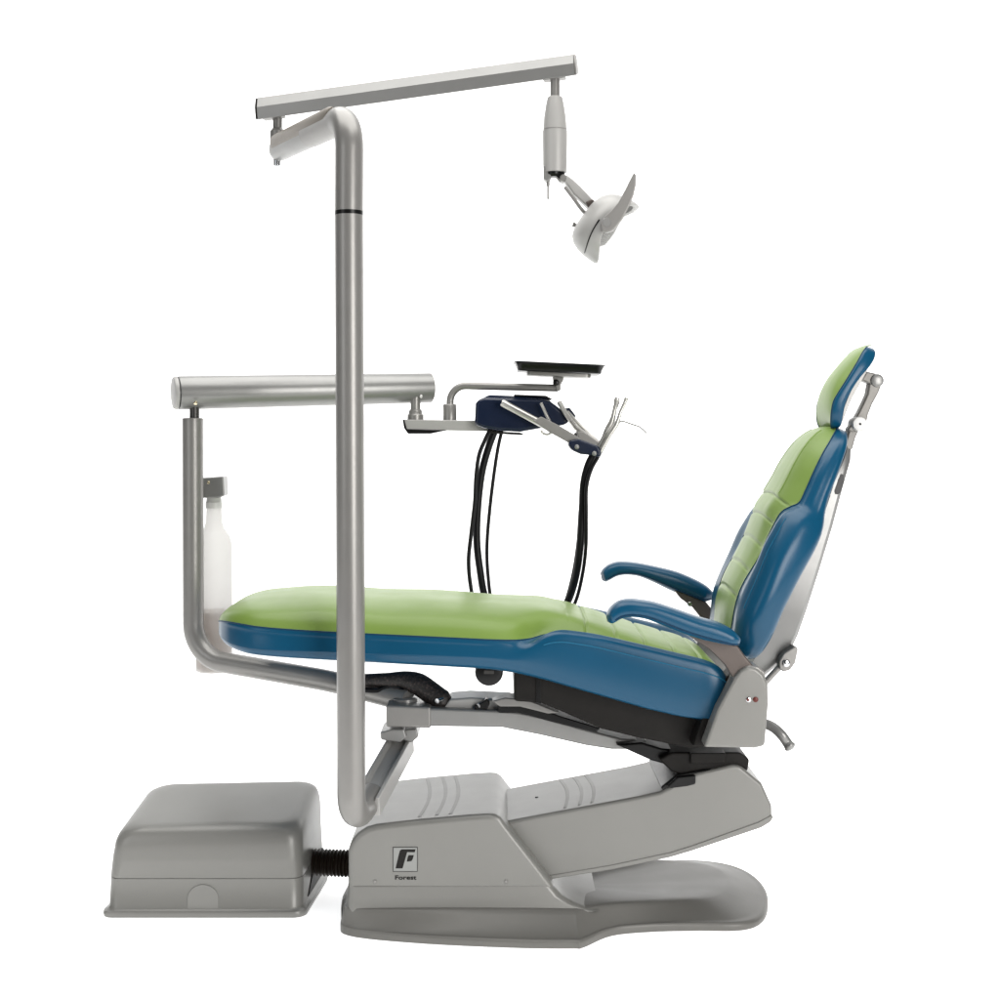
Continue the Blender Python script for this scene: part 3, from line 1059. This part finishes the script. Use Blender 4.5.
MB().add(*prism([(585, 203), (592, 200), (603, 211), (604, 219), (600, 221), (590, 213)], YL, YL - .021, YL + .021)).build('yoke_cover', M['bronze'], ol, bevel=.004)
# lamp head: rings across its optical axis
hc = P(613, 232, YL)
nrm = Vector((.80, 0, -.60)).normalized()
lng = Vector((.60, 0, .80)).normalized()
prof_h = [(-.088, .012, .030, .02), (-.086, .030, .052, .042), (-.079, .050, .068, .068), (-.066, .066, .079, .090), (-.048, .077, .085, .104), (-.028, .083, .0875, .112), (-.006, .086, .0875, .116),
          (.006, .0865, .0865, .118), (.011, .085, .084, .117), (.010, .080, .079, .113), (.0, .074, .073, .108)]


def head_pt(dd, Lt, Lb, Wd, a):
    ca, sa = math.cos(a), math.sin(a)
    L = Lt if sa > 0 else Lb
    bow = .034 * (ca * ca) * max(0, (dd + .07) / .08) - .004
    return hc + nrm * (dd - bow) + lng * (L * math.copysign(abs(sa) ** .8, sa)) + Vector((0, Wd * math.copysign(abs(ca) ** .85, ca), 0))


rr = []
for dd, Lt, Lb, Wd in prof_h:
    rr.append([head_pt(dd, Lt, Lb, Wd, 2 * PI * k / 48) for k in range(48)])
v, f = rings(rr, True, False)
lh = link('lamp_head', v, f, M['pale'], ol, angle=60)
rr = []
for q, dd in ((1., .004), (.9, .009), (.6, .017), (.3, .021), (.05, .022)):
    ring = []
    for k in range(40):
        a = 2 * PI * k / 40
        ca, sa = math.cos(a), math.sin(a)
        bow = .031 * (ca * ca) - .004
        ring.append(hc + nrm * (dd - bow * q) + lng * (.078 * q * math.copysign(abs(sa) ** .85, sa)) + Vector((0, .112 * q * math.copysign(abs(ca) ** .85, ca), 0)))
    rr.append(ring)
v, f = rings(rr, False, True)
link('lens', v, f, M['lens'], lh, angle=60)
# shell joint on the near side
sl = [head_pt(-.028, .083, .0875, .1125, PI + a) for a in [k * .1 for k in range(1, 15)]]
MB().add(*tube(sl, .0016, 8)).build('shell_joint', M['black'], lh)
for yy in (YL - .125, YL + .125):
    hd = [(633.6, 173.2), (635.6, 175.5), (635.4, 186), (633.2, 196), (629.4, 206), (622, 220), (613.5, 230.5), (607, 233), (601.5, 231), (600.2, 224), (604, 217.5), (611, 211), (618, 203), (623.5, 193.5), (628.5, 183)]
    MB().add(*prism(hd, YL - .125, yy - .012, yy + .012)).build('handle', M['tube'], lh, bevel=.003, seg=3)
    MB().add(*lathe(P(606.5, 223, YL - .125) + Vector((0, yy - (YL - .125) + .03, 0)), (0, -1, 0), [(0, .0125), (.040, .0125), (.043, .010)], 20)).build('handle_hub', M['silver'], lh)
MB().add(*lathe(P(580, 226.5, YL), (-.95, 0, .3), [(0, .004), (.012, .004), (.013, .006), (.019, .006)], 12)).build('thumb_screw', M['tube'], lh)

# chrome bracket carrying the light post under the mounting arm
mb = MB()
mb.add(*prism([(380, 732), (392, 729), (404, 729), (407, 737), (400, 742.5), (381, 739.5)], -.06, -.065, .05))
mb.add(*prism([(404, 728), (417, 727), (419, 735), (412, 741), (404, 739)], -.02, -.04, .06))
mb.build('post_bracket', M['silver'], ol, bevel=.004)
pa, pb = P(366.5, 806, -.30), P(402, 742, .01)
axc = (pb - pa).normalized()
sdc = axc.cross(Vector((0, 0, 1))).normalized()
upc = sdc.cross(axc)
sec = [(-.031, -.024), (-.031, .022), (-.0225, .022), (-.0185, .010), (.0185, .010), (.0225, .022), (.031, .022), (.031, -.024)]
v, f = rings([[q + sdc * a + upc * b for a, b in sec] for q in (pa, pb)])
link('carrier_arm', v, f, M['pale'], ol, bevel=.0025, seg=2)

# =================================================================== delivery unit
du = thing('delivery_unit', 'delivery arm on a bent silver tube with navy control head and tray mount', 'delivery unit', P(405, 712, .0))
YD = .28
path = fillet([P(408, 701, .0), P(330, 681, .13), P(193.5, 657, YD), P(192.8, 418.5, YD)], [.5, .1], 14)
dpost = MB().add(*tube(path, .0278, 32)).build('post', M['tube'], du, angle=60)
MB().add(*lathe(P(405, 710, .0), (0, 0, 1), [(0, .036), (.012, .036), (.013, .031), (.030, .031), (.033, .026)], 28)).build('swivel_base', M['silver'], du)
MB().add(*lathe(P(194.5, 420, YD), (0, 0, 1), [(0, .013), (.05, .013)], 20)).build('pivot_pin', M['pin'], du)
MB().add(*lathe(P(192.8, 420, YD), (0, 0, 1), [(0, .0282), (.004, .0284), (.006, .023)], 28)).build('post_cap', M['tube'], du)
dl, dr = P(175, 393, YD - .01), P(431, 387.8, .56)
ax = (dr - dl).normalized()
beam = MB().add(*tube([dl + ax * .009, dl + ax * .012, dr - ax * .012, dr - ax * .003, dr], [.0445, .0455, .043, .043, .038], 40)).build('delivery_arm', M['silver'], du, angle=45)
MB().add(*lathe(dl, ax, [(-.006, .034), (-.004, .0425), (.002, .0445), (.0055, .0445)], 40)).build('end_cap', M['pale'], beam)
MB().add(*tube([dl + ax * .0055, dl + ax * .0092], .0432, 40)).build('cap_gap', M['black'], beam)
for (x, y, c) in ((195.5, 402.5, dl),):
    MB().add(*lathe(P(x, y, YD - .047) + Vector((0, .004, 0)), (0, -1, -.5), [(0, .0048), (.006, .0048), (.008, .003)], 14)).build('screw', M['brass'], beam)
MB().add(*lathe(P(421, 396, .50) + Vector((0, .006, 0)), (0, -1, -.4), [(0, .0045), (.006, .0045), (.008, .003)], 14)).build('screw', M['white'], beam)
# lower pivot to the head bar
Yh = .52
MB().add(*lathe(P(415.5, 420, Yh), (0, 0, 1), [(0, .0235), (.014, .0235), (.018, .020), (.026, .0195), (.031, .0145), (.07, .0145)], 24)).build('pivot', M['tube'], du)
mb = MB().add(*prism([(404, 419.5), (476, 420.5), (520, 424), (526, 431), (500, 431.5), (448, 430.5), (406, 430)], Yh, Yh - .03, Yh + .04))
hbar = mb.build('head_bar', M['pale'], du, bevel=.003)
MB().add(*prism([(402.5, 419), (404.5, 420), (407, 429), (446, 430.5), (430, 433.8), (408, 433.8), (404, 428)], Yh - .03, Yh - .034, Yh + .04)).build('bar_cover', M['black'], hbar, bevel=.002)
# tray arm
MB().add(*lathe(P(449.8, 420.5, Yh), (0, 0, 1), [(0, .0195), (.044, .0195), (.047, .017)], 28)).build('tray_collar', M['tube'], du)
path = fillet([P(450, 407, Yh), P(450.5, 385.5, Yh), P(558, 388, .47)], [.045], 12)
MB().add(*tube(path, .0105, 24)).build('tray_arm', M['tube'], du, angle=60)
MB().add(*prism([(552.5, 376), (564, 376), (563, 381), (560.5, 385), (560.5, 390.5), (556, 391), (555.5, 385), (553, 381)], .47, .455, .485)).build('tray_pivot', M['tube'], du, bevel=.003)
MB().add(*lathe(P(556, 382.5, .455) + Vector((0, .002, 0)), (0, -1, 0), [(0, .009), (.008, .009), (.01, .006)], 18)).build('tray_knob', M['black'], du)
# control head: navy body, narrower on top, with a sloping front end
Yn = .44
hd_front = [(474.5, 425), (475.5, 403.5), (478.5, 399), (484, 397.6), (541, 399), (550, 400.8), (557, 406), (572, 418), (566, 425), (540, 428.5), (520, 432), (498, 430.8), (484, 428.2)]
chd = MB().add(*prism(hd_front, Yn, Yn, Yn + .2)).build('control_head', M['navy'], du, bevel=.011, seg=4)
v0 = [P(x, y, Yn) for x, y in ((478.5, 400.5), (553, 403), (546, 396.6), (488, 394.6))]
lid = [Vector((p.x, Yn + dy, p.z)) for p, dy in ((v0[0], .004), (v0[1], .004), (v0[2], .035), (v0[3], .035))]
lid += [Vector((p.x, Yn + .2 - dy, p.z)) for p, dy in ((v0[0], .004), (v0[1], .004), (v0[2], .035), (v0[3], .035))]
MB().add(lid, [[0, 1, 2, 3], [7, 6, 5, 4], [3, 2, 6, 7], [0, 3, 7, 4], [1, 5, 6, 2], [0, 4, 5, 1]]).build('head_lid', M['navy'], chd, bevel=.006, seg=3)
MB().add(*prism([(488, 431), (520, 432.6), (524, 434), (522, 435.2), (490, 433.4)], Yn, Yn + .01, Yn + .15)).build('bottom_plate', M['blackmat'], chd, bevel=.001)
MB().add(*prism([(514, 394.4), (546, 395.6), (553, 399.4), (549, 399.6), (540, 397.4), (514, 396.6)], Yn + .03, Yn + .03, Yn + .16)).build('top_pad', M['black'], chd, bevel=.002)
MB().add(*prism([(564, 408.5), (569, 408), (575, 416), (572, 423), (565, 416)], Yn + .1, Yn + .05, Yn + .15)).build('side_button', M['navy'], chd, bevel=.003)
# holder arms and handles
MB().add(*tube([P(501.5, 402.5, Yn - .04), P(503, 403.2, Yn - .04), P(545, 425.5, Yn - .05), P(555, 430.5, Yn - .05)], [.0085, .0105, .0102, .0085], 20)).build('handle', M['grip'], du)
MB().add(*tube([P(510, 409, Yn - .0), P(512, 410, Yn - .0), P(541, 425, Yn - .01)], .0035, 10)).build('handle_stay', M['chrome'], du)
mb = MB()
mb.add(*prism([(533, 421), (541, 416.5), (556, 424), (574, 434.5), (592, 447), (585, 452), (566, 441.5), (548, 431.5)], Yn - .04, Yn - .062, Yn - .042))
mb.build('holder_arm', M['tube'], du, bevel=.003)
for pl, r in (([P(541, 403, Yn - .03), P(546, 414, Yn - .033), P(551, 424, Yn - .035), P(561, 435, Yn - .04)], .0042),
              ([P(559, 402, Yn - .0), P(566, 414, Yn - .015), P(576, 428, Yn - .02), P(600, 444, Yn - .03)], .0068),
              ([P(567, 412, Yn + .03), P(582, 428, Yn + .02), P(600, 444, Yn - .0)], .0058),
              (catmull([P(541, 430, Yn - .055), P(543, 433.3, Yn - .055), P(548, 434.3, Yn - .055), P(553, 431.5, Yn - .055)], 4), .0034)):
    MB().add(*tube(pl, r, 12)).build('holder_rod', M['grip'], du)
mb = MB()
mb.add(*prism([(576, 431), (584, 432), (599, 443), (601, 449), (590, 447), (578, 440)], Yn - .02, Yn - .045, Yn + .01))
mb.build('holder_bar', M['tube'], du, bevel=.003)
mb = MB()
mb.add(*prism([(567, 444), (570, 440), (578, 438.8), (586, 441.5), (598, 446), (601, 452), (599.5, 457.5), (590, 455), (580, 454), (571, 450)], Yn - .05, Yn - .085, Yn + .0))
hold = mb.build('instrument_holder', M['navy'], du, bevel=.007, seg=4)
for (x, y, Y) in ((577, 447, -.088), (594.5, 453.5, -.088)):
    MB().add(*lathe(P(x, y, Yn + Y) + Vector((0, .006, 0)), (0, -1, 0), [(0, .0065), (.006, .0065), (.008, .004)], 16)).build('holder_bolt', M['silver'], hold)

# tray on the arm
ty, cxp = .47, P(558.5, 372, .47)
tilt = math.radians(2.6)
R = Matrix.Rotation(tilt, 3, 'Y')


def trr(hx, hy, z, r=.02):
    return [cxp + R @ (q - Vector((0, 0, 0))) for q in rrect(-hx, hx, -hy, hy, r, z)]


rr = [trr(.114, .075, -.004), trr(.117, .08, -.002), trr(.118, .083, .006), trr(.124, .092, .0185), trr(.128, .095, .0205), trr(.127, .095, .0218), trr(.123, .091, .020), trr(.112, .081, .008), trr(.109, .077, .003)]
v, f = rings(rr)
tr = link('tray', v, f, M['black'], None, angle=40)
tag(tr, 'flat black instrument tray on top of the thin bent tray arm', 'tray')
rr = [trr(.085, .05, -.0145, .015), trr(.09, .055, -.0135, .015), trr(.09, .055, -.0045, .015)]
v, f = rings(rr)
tp = link('tray_underplate', v, f, M['tube'], None, angle=40)
tp.parent = tr

# instruments with their hoses, held by the delivery unit
def hose(pts, r):
    return catmull([P(*p) for p in pts], 7), r


def instrument(name, label, cat, body, bmat, hose_pts, hr, tips=()):
    t = thing(name, label, cat, body[0][0], 'instruments held by the delivery unit')
    pts = [b[0] for b in body]
    rs = [b[1] for b in body]
    o = MB().add(*tube(pts, rs, 16)).build('instrument_body', bmat, t, angle=50)
    for tp_, r in tips:
        MB().add(*tube(tp_, r, 8)).build('tip', M['tube'], t)
    if hose_pts:
        pl = catmull([P(*p) for p in hose_pts], 7)
        MB().add(*tube(pl, hr, 12)).build('hose', M['rubber'], t, angle=80)
    return t


Yi = Yn - .045
# loops: out of the head's underside, down behind the cushion and back up to the holder
instrument('air_water_syringe', 'steel syringe with forked top standing upright in the holder, thick hose', 'dental syringe',
           [(P(596.5, 456, Yi), .0085), (P(599, 449, Yi), .0092), (P(604, 438, Yi), .0075), (P(608, 429, Yi), .009), (P(611.5, 423, Yi), .0092), (P(613.2, 417, Yi), .0068), (P(616, 403, Yi), .0056), (P(616.3, 401.5, Yi), .0075), (P(617.3, 397.8, Yi), .0068)], M['grip'],
           [(495.5, 429, Yn + .06), (489, 446, Yn + .06), (482, 472, Yn + .06), (478, 505, Yn + .06), (476.8, 540, Yn + .06), (480, 570, Yn + .05), (486, 600, Yn + .05), (502, 628, Yn + .04), (526, 640, Yn + .03), (550, 628, Yn + .02), (567, 603, Yn), (575.5, 578, Yn - .02), (580, 548, Yn - .04), (582.3, 512, Yi), (583.5, 485, Yi), (587.5, 467, Yi), (593.5, 454, Yi)], .0105,
           [([P(613, 417, Yi), P(617.5, 406, Yi), P(619.2, 401, Yi)], .0022)])
instrument('handpiece', 'slim steel handpiece leaning outermost in the holder above the chair', 'handpiece',
           [(P(598, 457, Yi - .02), .006), (P(602, 449, Yi - .02), .0066), (P(609, 436, Yi - .02), .0058), (P(616, 425.5, Yi - .02), .0065), (P(618.5, 419, Yi - .02), .0055), (P(620.5, 412, Yi - .02), .0048), (P(624.5, 403.5, Yi - .02), .005), (P(626.6, 398, Yi - .02), .0062)], M['grip'],
           [(502, 430, Yn + .09), (498, 448, Yn + .09), (494, 474, Yn + .09), (489.8, 509, Yn + .09), (487, 545, Yn + .09), (488, 575, Yn + .09), (493, 605, Yn + .08), (510, 632, Yn + .07), (535, 641, Yn + .05), (562, 625, Yn + .03), (575, 603, Yn), (582, 577, Yn - .03), (585.8, 548, Yn - .05), (586.2, 515, Yi - .02), (586.5, 488, Yi - .02), (591, 470, Yi - .02), (598, 457, Yi - .02)], .0052)
instrument('dental_probe', 'thin steel explorer with hooked point sticking out sideways from the holder', 'dental probe',
           [(P(600, 452, Yi + .02), .0028), (P(611, 434, Yi + .02), .0036), (P(620, 421, Yi + .02), .0034)], M['tube'],
           None, 0,
           [([P(620, 421, Yi + .02), P(624, 421.5, Yi + .02), P(640, 427, Yi + .02), P(644, 430.5, Yi + .02), P(646.5, 433.2, Yi + .02)], .0019)])
instrument('handpiece', 'short silver handpiece lying in the navy holder with the leftmost hose', 'handpiece',
           [(P(594, 453, Yi + .03), .005), (P(590, 447, Yi + .03), .0065), (P(583, 440, Yi + .035), .0075), (P(574, 434, Yi + .035), .0055)], M['silver'],
           [(491, 428, Yn + .03), (484.5, 441, Yn + .03), (478.8, 456, Yn + .03), (476, 478, Yn + .03), (474.8, 502, Yn + .03), (471, 535, Yn + .03), (468.6, 560, Yn + .03), (470.5, 585, Yn + .03), (477, 612, Yn + .02), (496, 638, Yn + .02), (520, 647, Yn + .01), (548, 636, Yn + .0), (564, 606, Yn - .0), (572.5, 578, Yn - .0), (578, 545, Yn - .01), (580.3, 512, Yi + .03), (583, 486, Yi + .03), (589, 464, Yi + .03), (594, 453, Yi + .03)], .0058)

# =================================================================== water bottle
YW = .36
bc = P(214, 671, YW)
wb = thing('water_bottle', 'milky plastic water bottle hanging beside the bent silver tube', 'bottle', bc)
k = (D + YW) / F
H = [(671, 17), (670, 19), (666, 19.4), (620, 19.4), (560, 19.4), (550, 19.3), (543, 18.8), (537, 17), (532, 13.6), (528, 10.6), (522, 8.8), (512, 8.2), (505, 8), (500, 8)]
MB().add(*lathe(bc, (0, 0, 1), [((671 - y) * k, r * k * .93) for y, r in H], 36)).build('bottle_body', M['bottle'], wb, angle=50)
MB().add(*lathe(bc + Vector((0, 0, .004)), (0, 0, 1), [((671 - y) * k, r * k * .87) for y, r in ((671, 17), (669, 18.8), (660, 19.2), (612, 19.2))], 36)).build('water', M['liquid'], wb, angle=50)
MB().add(*lathe(bc + Vector((0, 0, (671 - 508) * k)), (0, 0, 1), [(0, .0235), (.016, .0235), (.018, .0215), (.03, .020)], 28)).build('bottle_cap', M['white'], wb)
mb = MB().add(*prism([(201, 478), (223.5, 476.5), (224.5, 495.5), (218, 498), (201, 498)], YW - .03, YW - .032, YW + .03))
bk = mb.build('bottle_bracket', M['silver'], du, bevel=.004)
MB().add(*lathe(P(208.5, 482.5, YW - .032) + Vector((0, .001, 0)), (0, -1, 0), [(0, .004), (.003, .004), (.004, .003)], 14)).build('screw', M['brass'], bk)

# =================================================================== braided hose sleeve
sp = catmull([P(340, 682, .09), P(350, 681.5, .08), P(364, 681, .05), P(386, 680, .03), (P(404, 680, .02)), P(418, 684, .0), P(430, 692, -.01), P(441, 700, -.02), P(450, 704, -.02)], 6)
n = len(sp)
bs = MB().add(*tube(sp, [.018 + .010 * sm((i / n - .35) / .3) - .014 * sm((i / n - .88) / .12) for i in range(n)], 20)).build('cable_sleeve', M['braid'], None, angle=80)
tag(bs, 'black braided cable sleeve arching over the swivel under the leg rest', 'cable sleeve')
sp = catmull([P(364, 690, .02), P(378, 690, .02), P(390, 686, .02), P(400, 688, .01), P(404, 694, .0)], 5)
b2 = MB().add(*tube(sp, .0065, 12)).build('cable', M['rubber'], None, angle=80)
tag(b2, 'thin black cable curling under the braided sleeve by the swivel', 'cable')

# ------------------------------------------------------------------ output
sc.render.engine = 'CYCLES'
sc.cycles.max_bounces = 8
sc.cycles.transparent_max_bounces = 12
sc.cycles.caustics_reflective = False
sc.cycles.caustics_refractive = False
sc.view_settings.view_transform = 'Standard'
sc.view_settings.look = 'None'
sc.view_settings.exposure = 0
sc.view_settings.gamma = 1
sc.view_settings.use_curve_mapping = False
sc.render.resolution_x = sc.render.resolution_y = 1024
